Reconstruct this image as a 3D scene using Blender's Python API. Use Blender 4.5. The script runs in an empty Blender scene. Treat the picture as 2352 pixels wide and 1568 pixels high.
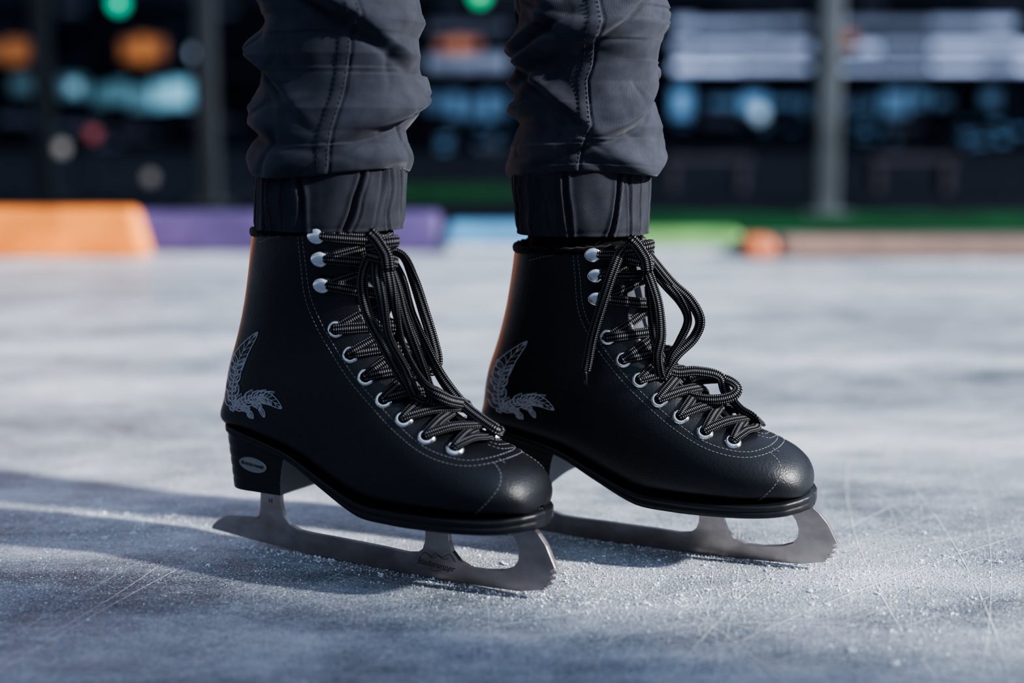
import bpy, bmesh, math, random
from mathutils import Vector, Matrix, noise
from mathutils.bvhtree import BVHTree
PI = math.pi
ZOOM = None
random.seed(7)
SC = bpy.context.scene
COL = SC.collection
CAMH = 0.315
FPX = 50.0/36.0*2352
PITCH = math.atan(484/FPX)
CAM = Vector((0, 0, CAMH))
FWD = Vector((0, math.cos(PITCH), -math.sin(PITCH)))
UPV = Vector((0, math.sin(PITCH), math.cos(PITCH)))
RGT = Vector((1, 0, 0))

def vdir(px, py):
    return FWD + RGT*((px-1176)/FPX) + UPV*((784-py)/FPX)
def W(px, py, Y):
    d = vdir(px, py)
    return CAM + d*(Y/d.y)
def G(px, py):
    d = vdir(px, py)
    return CAM + d*(-CAMH/d.z)

class Frame:
    def __init__(s, x, y, deg, roll=0, sc=1):
        s.O = Vector((x, y, 0)); s.th = math.radians(deg); s.roll = math.radians(roll); s.sc = sc
        s.M = Matrix.Translation(s.O) @ Matrix.Rotation(s.th, 4, 'Z') @ Matrix.Rotation(s.roll, 4, 'X') @ Matrix.Scale(sc, 4)
        s.I = s.M.inverted()
    def ray(s, px, py):
        return s.I @ CAM, (s.I.to_3x3() @ vdir(px, py))
    def un(s, px, py, y=0.0):
        o, d = s.ray(px, py)
        return o + d*((y-o.y)/d.y)
FA = Frame(-.235, 1.085, -31.06)
FB = Frame(-.0372, 1.124, -26.0, 5.0, .951)

# ------------------------------------------------------------------ materials
def mat(name, col, rough=.5, metal=0, spec=.5, emit=None, estr=0, sheen=0):
    m = bpy.data.materials.new(name); m.use_nodes = True
    b = m.node_tree.nodes['Principled BSDF']
    b.inputs['Base Color'].default_value = (*col, 1)
    b.inputs['Roughness'].default_value = rough
    b.inputs['Metallic'].default_value = metal
    b.inputs['Specular IOR Level'].default_value = spec
    if sheen:
        b.inputs['Sheen Weight'].default_value = sheen
    if emit:
        b.inputs['Emission Color'].default_value = (*emit, 1)
        b.inputs['Emission Strength'].default_value = estr
    return m
class NT:
    def __init__(s, m):
        s.t = m.node_tree; s.b = s.t.nodes['Principled BSDF']
    def l(s, a, b): s.t.links.new(a, b)
    def math(s, op, a, b=None, c=None):
        x = s.t.nodes.new('ShaderNodeMath'); x.operation = op
        for i, v in enumerate((a, b, c)):
            if v is None: continue
            if isinstance(v, (int, float)): x.inputs[i].default_value = v
            else: s.l(v, x.inputs[i])
        return x.outputs[0]
    def ramp(s, fac, stops):
        r = s.t.nodes.new('ShaderNodeValToRGB')
        el = r.color_ramp.elements
        while len(el) < len(stops): el.new(.5)
        for e, (p, c) in zip(el, stops):
            e.position = p; e.color = (*c, 1) if len(c) == 3 else c
        s.l(fac, r.inputs[0]); return r.outputs[0]
    def noise(s, vec, scale, detail=4, rough=.55):
        x = s.t.nodes.new('ShaderNodeTexNoise')
        x.inputs['Scale'].default_value = scale; x.inputs['Detail'].default_value = detail
        x.inputs['Roughness'].default_value = rough
        if vec is not None: s.l(vec, x.inputs['Vector'])
        return x.outputs['Fac']
    def mapping(s, vec, scale, rot=(0, 0, 0)):
        x = s.t.nodes.new('ShaderNodeMapping'); x.inputs['Scale'].default_value = scale
        x.inputs['Rotation'].default_value = rot
        s.l(vec, x.inputs['Vector']); return x.outputs[0]
    def maprange(s, v, a, b, c, d):
        x = s.t.nodes.new('ShaderNodeMapRange'); s.l(v, x.inputs[0])
        for i, q in enumerate((a, b, c, d)): x.inputs[i+1].default_value = q
        return x.outputs[0]
    def coord(s, which='Object'):
        x = s.t.nodes.new('ShaderNodeTexCoord'); return x.outputs[which]
    def bump(s, h, strength, dist):
        x = s.t.nodes.new('ShaderNodeBump'); x.inputs['Strength'].default_value = strength
        x.inputs['Distance'].default_value = dist
        s.l(h, x.inputs['Height']); s.l(x.outputs[0], s.b.inputs['Normal'])

M_leather = mat('leather', (.0120, .0127, .0155), .42, 0, .6)
t = NT(M_leather); c = t.coord()
v = t.t.nodes.new('ShaderNodeTexVoronoi'); v.inputs['Scale'].default_value = 900; t.l(c, v.inputs['Vector'])
t.bump(t.math('ADD', v.outputs['Distance'], t.noise(c, 300, 4)), .30, .0005)
t.l(t.math('MULTIPLY_ADD', t.noise(c, 40, 5), .22, .30), t.b.inputs['Roughness'])
M_edge = mat('sole_black', (.014, .014, .016), .38, 0, .55)
t = NT(M_edge); c = t.coord(); t.bump(t.noise(t.mapping(c, (1, 1, 8)), 250, 4), .25, .0006)
M_heel = mat('stacked_heel', (.012, .012, .014), .38, 0, .55)
t = NT(M_heel); c = t.coord(); t.bump(t.noise(t.mapping(c, (.3, .3, 6)), 300, 4), .55, .0008)
M_breast = mat('heel_breast_grey', (.17, .175, .185), .55, 0, .4)
t = NT(M_breast); t.bump(t.noise(t.coord(), 300, 4), .2, .0005)
M_tongue = mat('tongue', (.10, .105, .12), .6, 0, .3)
t = NT(M_tongue); t.bump(t.noise(t.coord(), 900, 2), .2, .0004)
M_lining = mat('lining', (.006, .006, .007), .95, 0, .1, sheen=.2)
t = NT(M_lining); t.bump(t.noise(t.coord(), 700, 5), .6, .001)
M_silver = mat('nickel', (.86, .86, .84), .20, 1.0)
t = NT(M_silver); t.bump(t.noise(t.coord(), 900, 2), .10, .0003)
M_hole = mat('hole', (.004, .004, .004), .8)
M_stitch = mat('thread', (.25, .25, .26), .7)
M_print = mat('print', (.35, .35, .37), .6)
M_badge = mat('pewter', (.30, .30, .30), .45, .65)
M_dark = mat('engraved', (.04, .04, .04), .7)
M_etch = mat('etched', (.10, .07, .06), .6)
M_aglet = mat('aglet', (.02, .02, .022), .3)
M_blade = mat('steel', (.40, .36, .345), .33, .85)
t = NT(M_blade); c = t.coord()
nn = t.noise(t.mapping(c, (1, 1, 1.5)), 45, 5)
t.l(t.ramp(nn, [(.3, (.32, .285, .27)), (.7, (.46, .42, .405))]), t.b.inputs['Base Color'])
t.l(t.math('MULTIPLY_ADD', t.noise(c, 300, 3), .2, .24), t.b.inputs['Roughness'])
t.bump(t.noise(t.mapping(c, (.12, 1, 1), (0, .08, 0)), 500, 3), .12, .0003)
M_lace = mat('braided_lace', (.02, .02, .02), .85, 0, .15)
t = NT(M_lace); uv = t.coord('UV')
sep = t.t.nodes.new('ShaderNodeSeparateXYZ'); t.l(uv, sep.inputs[0])
a1 = t.math('ADD', t.math('MULTIPLY', sep.outputs[0], 2*PI/.0030), t.math('MULTIPLY', sep.outputs[1], 2*PI*4))
a2 = t.math('SUBTRACT', t.math('MULTIPLY', sep.outputs[0], 2*PI/.0030), t.math('MULTIPLY', sep.outputs[1], 2*PI*4))
w_ = t.math('MULTIPLY', t.math('SINE', a1), t.math('SINE', a2))
t.l(t.ramp(t.math('MULTIPLY_ADD', w_, .5, .5), [(.42, (.012, .012, .013)), (.66, (.048, .048, .051)), (.92, (.27, .27, .28))]), t.b.inputs['Base Color'])
t.bump(w_, .8, .0009)
def cloth(name, lo, hi):
    m = mat(name, lo, .78, 0, .3, sheen=.12)
    t = NT(m); uv = t.coord('UV')
    wv = t.t.nodes.new('ShaderNodeTexWave'); wv.inputs['Scale'].default_value = 380; wv.inputs['Distortion'].default_value = .8
    wv.inputs['Detail'].default_value = 2
    t.l(t.mapping(uv, (1, .7, 1), (0, 0, .5)), wv.inputs['Vector'])
    nz = t.noise(t.coord(), 70, 7, .65)
    t.l(t.ramp(t.math('MULTIPLY_ADD', wv.outputs['Fac'], .32, t.math('MULTIPLY', nz, .68)), [(.25, lo), (.75, hi)]), t.b.inputs['Base Color'])
    t.bump(t.math('ADD', t.math('MULTIPLY', wv.outputs['Fac'], .8), t.math('MULTIPLY', nz, 1.3)), .36, .0007)
    return m
M_cloth = cloth('twill', (.019, .021, .030), (.056, .060, .080))
M_cuff = cloth('cuff_twill', (.016, .0175, .024), (.046, .049, .063))

# ------------------------------------------------------------------ helpers
class MB:
    def __init__(s): s.v = []; s.f = []; s.uv = []; s.mi = []
    def add(s, vs, fs, uv=None, mi=0):
        o = len(s.v); s.v += [tuple(x) for x in vs]
        s.f += [tuple(i+o for i in f) for f in fs]
        s.uv += uv if uv else [(0, 0)]*len(vs)
        s.mi += [mi]*len(fs)
    def box(s, a, b, M=None, mi=0):
        vs = [Vector((x, y, z)) for x in (a[0], b[0]) for y in (a[1], b[1]) for z in (a[2], b[2])]
        if M: vs = [M @ q for q in vs]
        s.add(vs, [(0, 1, 3, 2), (4, 6, 7, 5), (0, 4, 5, 1), (2, 3, 7, 6), (0, 2, 6, 4), (1, 5, 7, 3)], None, mi)
    def lathe(s, prof, M=None, n=20, mi=0, cap=True):
        vs = []; fs = []
        for r, z in prof:
            for k in range(n):
                a = 2*PI*k/n; q = Vector((r*math.cos(a), r*math.sin(a), z)); vs.append(M @ q if M else q)
        for j in range(len(prof)-1):
            for k in range(n):
                k2 = (k+1) % n
                fs.append((j*n+k, j*n+k2, (j+1)*n+k2, (j+1)*n+k))
        if cap:
            fs.append(tuple(range(n))[::-1]); fs.append(tuple((len(prof)-1)*n+k for k in range(n)))
        s.add(vs, fs, None, mi)
    def build(s, name, mats, parent=None, smooth=True, recalc=True, merge=0, bevel=0):
        me = bpy.data.meshes.new(name)
        me.from_pydata(s.v, [], s.f)
        if not isinstance(mats, (list, tuple)): mats = [mats]
        for m in mats: me.materials.append(m)
        uvl = me.uv_layers.new(name='UVMap')
        for lp in me.loops: uvl.data[lp.index].uv = s.uv[lp.vertex_index]
        for p, i in zip(me.polygons, s.mi): p.material_index = i; p.use_smooth = smooth
        if recalc or merge:
            bm = bmesh.new(); bm.from_mesh(me)
            if merge: bmesh.ops.remove_doubles(bm, verts=bm.verts, dist=merge)
            if recalc: bmesh.ops.recalc_face_normals(bm, faces=bm.faces)
            bm.to_mesh(me); bm.free()
        o = bpy.data.objects.new(name, me); COL.objects.link(o)
        if parent: o.parent = parent
        if bevel:
            b = o.modifiers.new('bevel', 'BEVEL'); b.width = bevel; b.segments = 2; b.limit_method = 'ANGLE'; b.angle_limit = .6
        return o
def empty(name, loc, rz=0, rx=0):
    o = bpy.data.objects.new(name, None); COL.objects.link(o); o.location = loc; o.rotation_euler = (rx, 0, rz)
    o.empty_display_size = .05
    return o
def tag(o, label=None, cat=None, group=None, kind=None):
    if label: o['label'] = label
    if cat: o['category'] = cat
    if group: o['group'] = group
    if kind: o['kind'] = kind
    return o
def cr_at(tab, x):
    n = len(tab); x = max(0, min(n-1.000001, x)); i = int(x); f = x-i
    p0 = tab[max(0, i-1)]; p1 = tab[i]; p2 = tab[min(n-1, i+1)]; p3 = tab[min(n-1, i+2)]
    return [.5*(2*b+(c-a)*f+(2*a-5*b+4*c-d)*f*f+(3*b-a-3*c+d)*f**3) for a, b, c, d in zip(p0, p1, p2, p3)]
def cr(tab, per=8):
    N = (len(tab)-1)*per
    return [cr_at(tab, k/per) for k in range(N)] + [list(tab[-1])]
def lin(tab, x):
    if x <= tab[0][0]: return tab[0][1]
    for a, b in zip(tab, tab[1:]):
        if x <= b[0]: return a[1]+(b[1]-a[1])*(x-a[0])/(b[0]-a[0])
    return tab[-1][1]
def smooth_tab(tab, x):
    if x <= tab[0][0]: return tab[0][1]
    for i in range(len(tab)-1):
        if x <= tab[i+1][0]:
            f = (x-tab[i][0])/(tab[i+1][0]-tab[i][0])
            return cr_at([(q[1],) for q in tab], i+f)[0]
    return tab[-1][1]
def orient(n, xd):
    n = n.normalized(); x = (xd - n*xd.dot(n)).normalized(); y = n.cross(x)
    return Matrix((x, y, n)).transposed().to_4x4()
def sweep(mb, pts, ups, hw, ht, n=10, mi=0, p=.75, ws=None):
    pts = [Vector(q) for q in pts]; N = len(pts); vs = []; fs = []; uv = []; L = 0
    for j in range(N):
        tg = (pts[min(N-1, j+1)]-pts[max(0, j-1)])
        tg = tg.normalized() if tg.length > 1e-9 else Vector((1, 0, 0))
        u = Vector(ups[j]); u = u-tg*u.dot(tg)
        u = u.normalized() if u.length > 1e-6 else tg.orthogonal().normalized()
        sd = tg.cross(u); wsc = ws[j] if ws else 1
        if j: L += (pts[j]-pts[j-1]).length
        for k in range(n+1):
            a = 2*PI*k/n; ca, sa = math.cos(a), math.sin(a)
            x = math.copysign(abs(ca)**p, ca)*hw*wsc; y = math.copysign(abs(sa)**p, sa)*ht*(1.6-.6*wsc)
            vs.append(pts[j]+sd*x+u*y); uv.append((L, k/n))
    for j in range(N-1):
        for k in range(n):
            fs.append((j*(n+1)+k, j*(n+1)+k+1, (j+1)*(n+1)+k+1, (j+1)*(n+1)+k))
    fs.append(tuple(range(n))[::-1]); fs.append(tuple((N-1)*(n+1)+k for k in range(n)))
    mb.add(vs, fs, uv, mi)
def text_mesh(txt, size, shear=0, extrude=.0001):
    cu = bpy.data.curves.new('lettering', 'FONT'); cu.body = txt; cu.size = size; cu.shear = shear
    cu.align_x = 'CENTER'; cu.align_y = 'CENTER'; cu.extrude = extrude; cu.resolution_u = 3
    ob = bpy.data.objects.new('tmp_text', cu); COL.objects.link(ob)
    dg = bpy.context.evaluated_depsgraph_get()
    me = bpy.data.meshes.new_from_object(ob.evaluated_get(dg))
    bpy.data.objects.remove(ob)
    return me

# ------------------------------------------------------------------ boot surface
TAB = [
 (.2982,.0655,.2970,.0618,.003,.6,2.5), (.2975,.0715,.2945,.0612,.0155,.62,2.6),
 (.2952,.0790,.2895,.0608,.0245,.65,2.9), (.2895,.0870,.2815,.0604,.0320,.66,3.2),
 (.2785,.0945,.2690,.0600,.0385,.66,3.6), (.2630,.1010,.2520,.0592,.0430,.66,4.0),
 (.2430,.1085,.2280,.0585,.0445,.66,4.0), (.2230,.1185,.2000,.0572,.0430,.64,4.0),
 (.2040,.1320,.1680,.0575,.0395,.62,4.0), (.1890,.1480,.1350,.0682,.0360,.6,4.0),
 (.1800,.1620,.1050,.0823,.0345,.58,4.6), (.1740,.1750,.0620,.0922,.0335,.57,5.0),
 (.1705,.1870,.0300,.0975,.0325,.57,4.0), (.1685,.1980,.0268,.1130,.0320,.55,2.7),
 (.1675,.2090,.0305,.1370,.0325,.53,2.3), (.1670,.2190,.0410,.1650,.0340,.52,2.2),
 (.1668,.2290,.0500,.1930,.0365,.5,2.2), (.1668,.2390,.0565,.2200,.0390,.5,2.2),
 (.1670,.2480,.0610,.2430,.0400,.5,2.2)]
GAP = [(0, 0), (6.3, .003), (7.5, .008), (9, .011), (13, .016), (18, .021)]
def surf(i, a):
    Fs, Fz, Bs, Bz, w, tm, nB = cr_at(TAB, i)
    ca, sa = math.cos(a), math.sin(a)
    n = 2.2 if ca >= 0 else nB
    d = math.copysign(abs(ca)**(2/n), ca); y = -math.copysign(abs(sa)**(2/n), sa)*w
    tt = tm-d*tm if d > 0 else tm-d*(1-tm)
    return Vector((Fs+(Bs-Fs)*tt, y, Fz+(Bz-Fz)*tt))
def gap_a(i):
    if i < 6.3: return 0
    w = cr_at(TAB, i)[4]
    return math.asin(min(.95, (lin(GAP, i)/w)**1.1))
NR, NA = 108, 96
up = MB(); full = MB()
for j in range(NR+1):
    i = 18*j/NR; ag = gap_a(i)
    for k in range(NA+1):
        a = ag+(2*PI-2*ag)*k/NA
        up.v.append(tuple(surf(i, a))); up.uv.append((i, a))
        full.v.append(tuple(surf(i, 2*PI*k/NA)))
for j in range(NR):
    for k in range(NA):
        q = (j*(NA+1)+k, j*(NA+1)+k+1, (j+1)*(NA+1)+k+1, (j+1)*(NA+1)+k)
        up.f.append(q); up.mi.append(0); full.f.append(q)
BVH = BVHTree.FromPolygons(full.v, full.f)
def hit(px, py):
    o, d = FA.ray(px, py)
    loc, n, idx, dist = BVH.ray_cast(o, d)
    if loc is None:
        loc, n, idx, dist = BVH.find_nearest(FA.un(px, py, -.015))
    if n.dot(d) > 0: n = -n
    return loc, n
def mirror(vv): return Vector((vv.x, -vv.y, vv.z))
def front_at(s, z):
    best = None
    for k in range(181):
        i = k/10; q = cr_at(TAB, i); d = (q[0]-s)**2+(q[1]-z)**2
        if best is None or d < best[0]: best = (d, i)
    i = best[1]; a = cr_at(TAB, i-.15); b = cr_at(TAB, i+.15); q = cr_at(TAB, i)
    tg = Vector((b[0]-a[0], 0, b[1]-a[1])).normalized()
    n = Vector((tg.z, 0, -tg.x))
    if n.dot(Vector((1, 0, .3))) < 0: n = -n
    return Vector((q[0], 0, q[1])), n

EYE_PX = [(1045,1030), (980,1003), (928,962), (882,918), (841,866), (806,814), (772,756)]
HOOK_PX = [(745,652), (740,592), (732,540)]
EYES = [hit(*p) for p in EYE_PX]
HOOKS = [hit(*p) for p in HOOK_PX]

ST = [(.0285,.001), (.0293,.0095), (.0325,.0180), (.039,.0250), (.053,.0300), (.08,.0318), (.12,.0322), (.16,.0365), (.2,.0432),
      (.23,.0462), (.255,.0447), (.273,.0398), (.286,.0325), (.295,.0215), (.2994,.0115), (.3006,.001)]
ZT = [(.0255,.0980), (.038,.0977), (.06,.0940), (.1,.0846), (.135,.0693), (.168,.0583), (.2,.0578), (.228,.0590), (.25,.0597), (.28,.0606), (.3012,.0620)]

def build_skate_common(root):
    o = up.build('boot_upper', M_leather, root, merge=.00001)
    sd = o.modifiers.new('thick', 'SOLIDIFY'); sd.thickness = .0024; sd.offset = -1
    tb = MB(); n1, n2 = 60, 14
    for j in range(n1+1):
        i = 5.9+(18-5.9)*j/n1
        ag = max(gap_a(i), .12)*1.35
        for k in range(n2+1):
            a = -ag+2*ag*k/n2
            q = surf(i, a); _, n = front_at(q.x, q.z)
            tb.v.append(tuple(q-n*.0042)); tb.uv.append((i, a))
    for j in range(n1):
        for k in range(n2):
            tb.f.append((j*(n2+1)+k, j*(n2+1)+k+1, (j+1)*(n2+1)+k+1, (j+1)*(n2+1)+k)); tb.mi.append(0)
    o = tb.build('tongue', M_tongue, root)
    sd = o.modifiers.new('thick', 'SOLIDIFY'); sd.thickness = .003; sd.offset = 0
    lb = MB(); ag = gap_a(18)+.25
    pts = []
    for k in range(91):
        a = ag+(2*PI-2*ag)*k/90; q = surf(18, a)
        pts.append(q+Vector((0, 0, .0005*math.sin(k*1.9)-.0005)))
    sweep(lb, pts, [Vector((0, 0, 1))]*91, .0022, .0030, 10, p=1)
    lb.build('collar_lining', M_lining, root)
    # sole
    sb = MB(); N = 90
    sect = [(-.0015, 0), (0, -.0012), (0, -.0040), (-.0013, -.0047), (-.0001, -.0055), (-.0004, -.0090), (-.0020, -.0102)]
    sa, se = ST[0][0], ST[-1][0]
    for j in range(N+1):
        f = j/N; f = .5-.5*math.cos(PI*f); s = sa+(se-sa)*f
        w = max(.0008, smooth_tab(ST, s)); z = smooth_tab(ZT, s)
        th = 1.0 if s > .17 else (.55+.45*max(0, (s-.11)/.06) if s > .11 else .55)
        for dw, dz in sect: sb.v.append((s, -max(.0004, w+dw), z+dz*th))
        for dw, dz in reversed(sect): sb.v.append((s, max(.0004, w+dw), z+dz*th))
    R = 2*len(sect)
    sb.uv = [(0, 0)]*len(sb.v)
    for j in range(N):
        for k in range(R):
            sb.f.append((j*R+k, j*R+(k+1) % R, (j+1)*R+(k+1) % R, (j+1)*R+k))
    sb.f += [tuple(range(R)), tuple(N*R+k for k in range(R))]; sb.mi = [0]*len(sb.f)
    sb.build('sole', M_edge, root)
    # heel
    hb = MB(); outl = []
    for k in range(9):
        y = -.0285+.057*k/8; outl.append((1, -.0035*(1-(y/.0285)**2), y))
    for k in range(1, 6): outl.append((0, .092-.036*k/5, .0285+.0015*k/5))
    for k in range(1, 20):
        a = PI*k/20; outl.append((2, .056-.0268*math.sin(a), .0300*math.cos(a)))
    for k in range(5, 0, -1): outl.append((0, .092-.036*k/5, -(.0285+.0015*k/5)))
    NL = 22
    for j in range(NL+1):
        f = j/NL
        for kind, s, y in outl:
            if kind == 1: s = .092+.006*f*f+s
            ss = s if kind == 1 else s+(1-f)*.0055*max(0, (.066-s)/.038)
            yy = y*(.93+.07*f)
            g = .00045 if j % 4 == 0 and 0 < j < NL else 0
            yy *= 1-g/.03
            if kind == 2: ss += g
            zt = smooth_tab(ZT, s)-.0045
            hb.v.append((ss, yy, .0505+(zt-.0505)*f))
    R = len(outl); hb.uv = [(0, 0)]*len(hb.v)
    for j in range(NL):
        for k in range(R):
            hb.f.append((j*R+k, j*R+(k+1) % R, (j+1)*R+(k+1) % R, (j+1)*R+k)); hb.mi.append(1 if k < 8 else 0)
    hb.f += [tuple(range(R))[::-1], tuple(NL*R+k for k in range(R))]; hb.mi += [0, 0]
    HB = BVHTree.FromPolygons(hb.v, hb.f)
    ho = hb.build('heel', [M_heel, M_breast], root, smooth=True)
    es = ho.modifiers.new('edges', 'EDGE_SPLIT'); es.split_angle = math.radians(40)
    o_, d_ = FA.ray(582, 1067)
    loc, n, _, _ = HB.ray_cast(o_, d_)
    if loc is None: loc, n = FA.un(582, 1067, -.033), Vector((0, -1, 0))
    if n.dot(d_) > 0: n = -n
    n = Vector((n.x, n.y, 0)).normalized()
    Mb = Matrix.Translation(loc-n*.0006) @ orient(n, Vector((.98, 0, -.10)))
    bb = MB(); Ms = Mb @ Matrix.Diagonal((1, .42, 1, 1))
    bb.lathe([(.0132, 0), (.0132, .0014), (.0124, .0019), (.0116, .0015), (.0100, .0016), (.004, .0018), (.0005, .0018)], Ms, 40)
    bo = bb.build('badge', M_badge, ho)
    me = text_mesh('BLADERUNNER', .0030); me.transform(Mb @ Matrix.Translation((0, 0, .0019))); me.materials.clear(); me.materials.append(M_dark)
    tx = bpy.data.objects.new('badge_lettering', me); COL.objects.link(tx); tx.parent = ho
    # blade
    top_px = [(490,1213), (492,1204), (503,1193), (520,1184), (560,1186), (590,1187), (599,1181), (602,1165), (602,1128), (646,1122),
              (649,1160), (655,1185), (668,1203), (690,1216), (720,1223), (800,1238), (880,1254), (940,1267), (962,1267), (974,1258), (980,1240), (981,1205),
              (1032,1208), (1034,1240), (1042,1265), (1058,1286), (1082,1301), (1120,1307), (1160,1307), (1182,1301), (1193,1286), (1195,1265),
              (1189,1242), (1178,1222), (1172,1208), (1225,1208), (1240,1225), (1258,1252), (1270,1282), (1279,1304), (1267,1309), (1279,1317), (1264,1321), (1275,1330), (1259,1333), (1269,1342), (1252,1344), (1258,1353), (1246,1353)]
    prof = [FA.un(x, y, 0) for x, y in top_px]
    pts = [(q.x, max(q.z, .0006)) for q in prof]
    s_end = pts[-1][0]; s0 = pts[0][0]
    for k in range(1, 25):
        s = s_end-.004+(s0+.002-(s_end-.004))*k/24
        pts.append((s, (s-.165)**2/(2*2.2)))
    nb = len(pts); bl = MB(); hw = .0021
    bl.v = [(s, -hw, z) for s, z in pts]+[(s, hw, z) for s, z in pts]; bl.uv = [(0, 0)]*len(bl.v)
    bl.f = [tuple(range(nb)), tuple(nb+k for k in range(nb))[::-1]]+[(k, (k+1) % nb, nb+(k+1) % nb, nb+k) for k in range(nb)]
    bl.mi = [0]*len(bl.f)
    blo = bl.build('blade', M_blade, root, smooth=False, bevel=.0003)
    pb = MB()
    zf = smooth_tab(ZT, .25)-.0105
    pb.box((.185, -.021, zf-.0022), (.285, .021, zf+.0012))
    pb.build('mounting_plate', M_blade, root, smooth=False, bevel=.001)
    pb = MB(); pb.box((.044, -.02, .0485), (.088, .02, .0510)); pb.build('mounting_plate', M_blade, root, smooth=False, bevel=.001)
    def btext(txt, px, py, size, ang, shear):
        me = text_mesh(txt, size, shear); q = FA.un(px, py, -hw-.00012)
        Mt = Matrix.Translation(q) @ Matrix.Rotation(ang, 4, 'Y') @ Matrix.Rotation(PI/2, 4, 'X')
        me.transform(Mt); me.materials.clear(); me.materials.append(M_etch); return me
    me = btext('Bladerunner', 1000, 1297, .0064, .05, .35)
    eo = bpy.data.objects.new('blade_lettering', me); COL.objects.link(eo); eo.parent = blo
    sw = MB()
    for pp in ([(962,1283), (975,1268), (990,1277), (1000,1270), (1015,1280), (1032,1273), (1045,1290)], [(985,1277), (995,1282), (1005,1276), (1018,1284), (1030,1282)], [(985,1305), (1000,1311), (1020,1308), (1030,1314)]):
        q = cr([tuple(FA.un(x, y, -hw-.0002)) for x, y in pp], 6)
        sweep(sw, q, [Vector((0, -1, 0))]*len(q), .00016, .0001, 6)
    sw.build('blade_flourish', M_etch, blo)
    me = btext('H', 621, 1150, .005, 0, 0)
    eo = bpy.data.objects.new('blade_lettering', me); COL.objects.link(eo); eo.parent = blo
    # eyelets and hooks
    for side in (0, 1):
        for loc, n in EYES:
            if side: loc, n = mirror(loc), mirror(n)
            e = MB(); Mx = Matrix.Translation(loc) @ orient(n, Vector((1, 0, 0))) @ Matrix.Scale(1.08, 4)
            e.lathe([(.0030, -.0006), (.0031, .0012), (.0038, .0020), (.0048, .0018), (.0058, .0010), (.0061, -.0006)], Mx, 28, 0, False)
            e.lathe([(.0031, .0003), (.0001, .0003)], Mx, 16, 1, False)
            e.build('eyelet', [M_silver, M_hole], root, recalc=True)
        for loc, n in HOOKS:
            if side: loc, n = mirror(loc), mirror(n)
            e = MB(); Mx = Matrix.Translation(loc) @ orient(n, Vector((1, 0, -.1)))
            e.lathe([(.0045, -.0008), (.0045, .0008), (.0022, .0012), (.0022, .0040)], Mx @ Matrix.Translation((.002, 0, 0)), 16)
            vs = []; fs = []; n_ = 28; rr = [(.95, .0034), (1.0, .0040), (.97, .0047), (.86, .0053), (.5, .0058), (.02, .0059)]
            for f, z in rr:
                for k in range(n_):
                    a = 2*PI*k/n_; x = math.cos(a)*.0074*f; y = math.sin(a)*.0058*f
                    y *= 1-.35*max(0, x/.008)
                    vs.append(Mx @ Vector((x, y, z-max(0, x-.001)**2*60-.0006*max(0, -x/.008))))
            for j in range(len(rr)-1):
                for k in range(n_): fs.append((j*n_+k, j*n_+(k+1) % n_, (j+1)*n_+(k+1) % n_, (j+1)*n_+k))
            fs.append(tuple(range(n_))[::-1])
            e.add(vs, fs); e.build('lace_hook', M_silver, root)
    # stitching
    L1 = [(683,536), (690,600), (700,680), (722,740), (752,795), (800,870), (850,930), (900,985), (960,1035), (1020,1062), (1080,1070), (1140,1060), (1188,1044)]
    L2 = [(693,536), (701,600), (712,675), (734,733), (764,788), (812,862), (862,920), (912,973), (968,1022), (1025,1048), (1080,1057), (1140,1047), (1175,1034)]
    L3 = [(1136,1064), (1150,1088), (1146,1118), (1122,1150), (1090,1182)]
    L5 = [(598,556), (620,547), (655,541), (682,538)]
    L7 = [(1112,1003), (1140,1010), (1165,1008)]
    L8 = [(1118,1012), (1145,1020), (1172,1018)]
    L9 = [(1124,1022), (1150,1030), (1178,1028)]
    for side in (0, 1):
        for nm, LL in (('facing_stitching', (L1, L2)), ('toe_cap_stitching', (L3,)), ('vamp_stitching', (L7, L8, L9)), ('collar_stitching', (L5,))):
            if side and nm == 'vamp_stitching': continue
            sb_ = MB()
            for L in LL:
                den = []
                for q in cr(L, 14):
                    loc, n = hit(*q); den.append((loc, n))
                acc = 0; nxt = 0; dash = .0020; gp = .0012
                for (a, na), (b, nb_) in zip(den, den[1:]):
                    seg = (b-a).length
                    if seg > .02 or seg < 1e-7: continue
                    while nxt <= acc+seg:
                        f = (nxt-acc)/seg; q = a.lerp(b, f); n = na.lerp(nb_, f).normalized(); tg = (b-a).normalized()
                        if side: q, n, tg = mirror(q), mirror(n), mirror(tg)
                        sb_.box((-dash/2, -.00021, -.0002), (dash/2, .00021, .00028), Matrix.Translation(q) @ orient(n, tg))
                        nxt += dash+gp
                    acc += seg
            sb_.build(nm, M_stitch, root, smooth=False, recalc=False)
    # feather print
    def put(mb, side, poly, th):
        vs = []; fs = []; n = len(poly)
        for j, q in enumerate(poly):
            tg = (poly[min(n-1, j+1)]-poly[max(0, j-1)])
            tg = tg.normalized() if tg.length > 0 else Vector((1, 0))
            nr = Vector((-tg.y, tg.x)); w = th(j/(n-1)) if callable(th) else th
            for sg in (-1, 1):
                loc, nn_ = hit(*(q+nr*sg*w)); vv = loc+nn_*.00035
                vs.append(mirror(vv) if side else vv)
        for j in range(n-1): fs.append((2*j, 2*j+1, 2*j+3, 2*j+2))
        mb.add(vs, fs)
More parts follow.
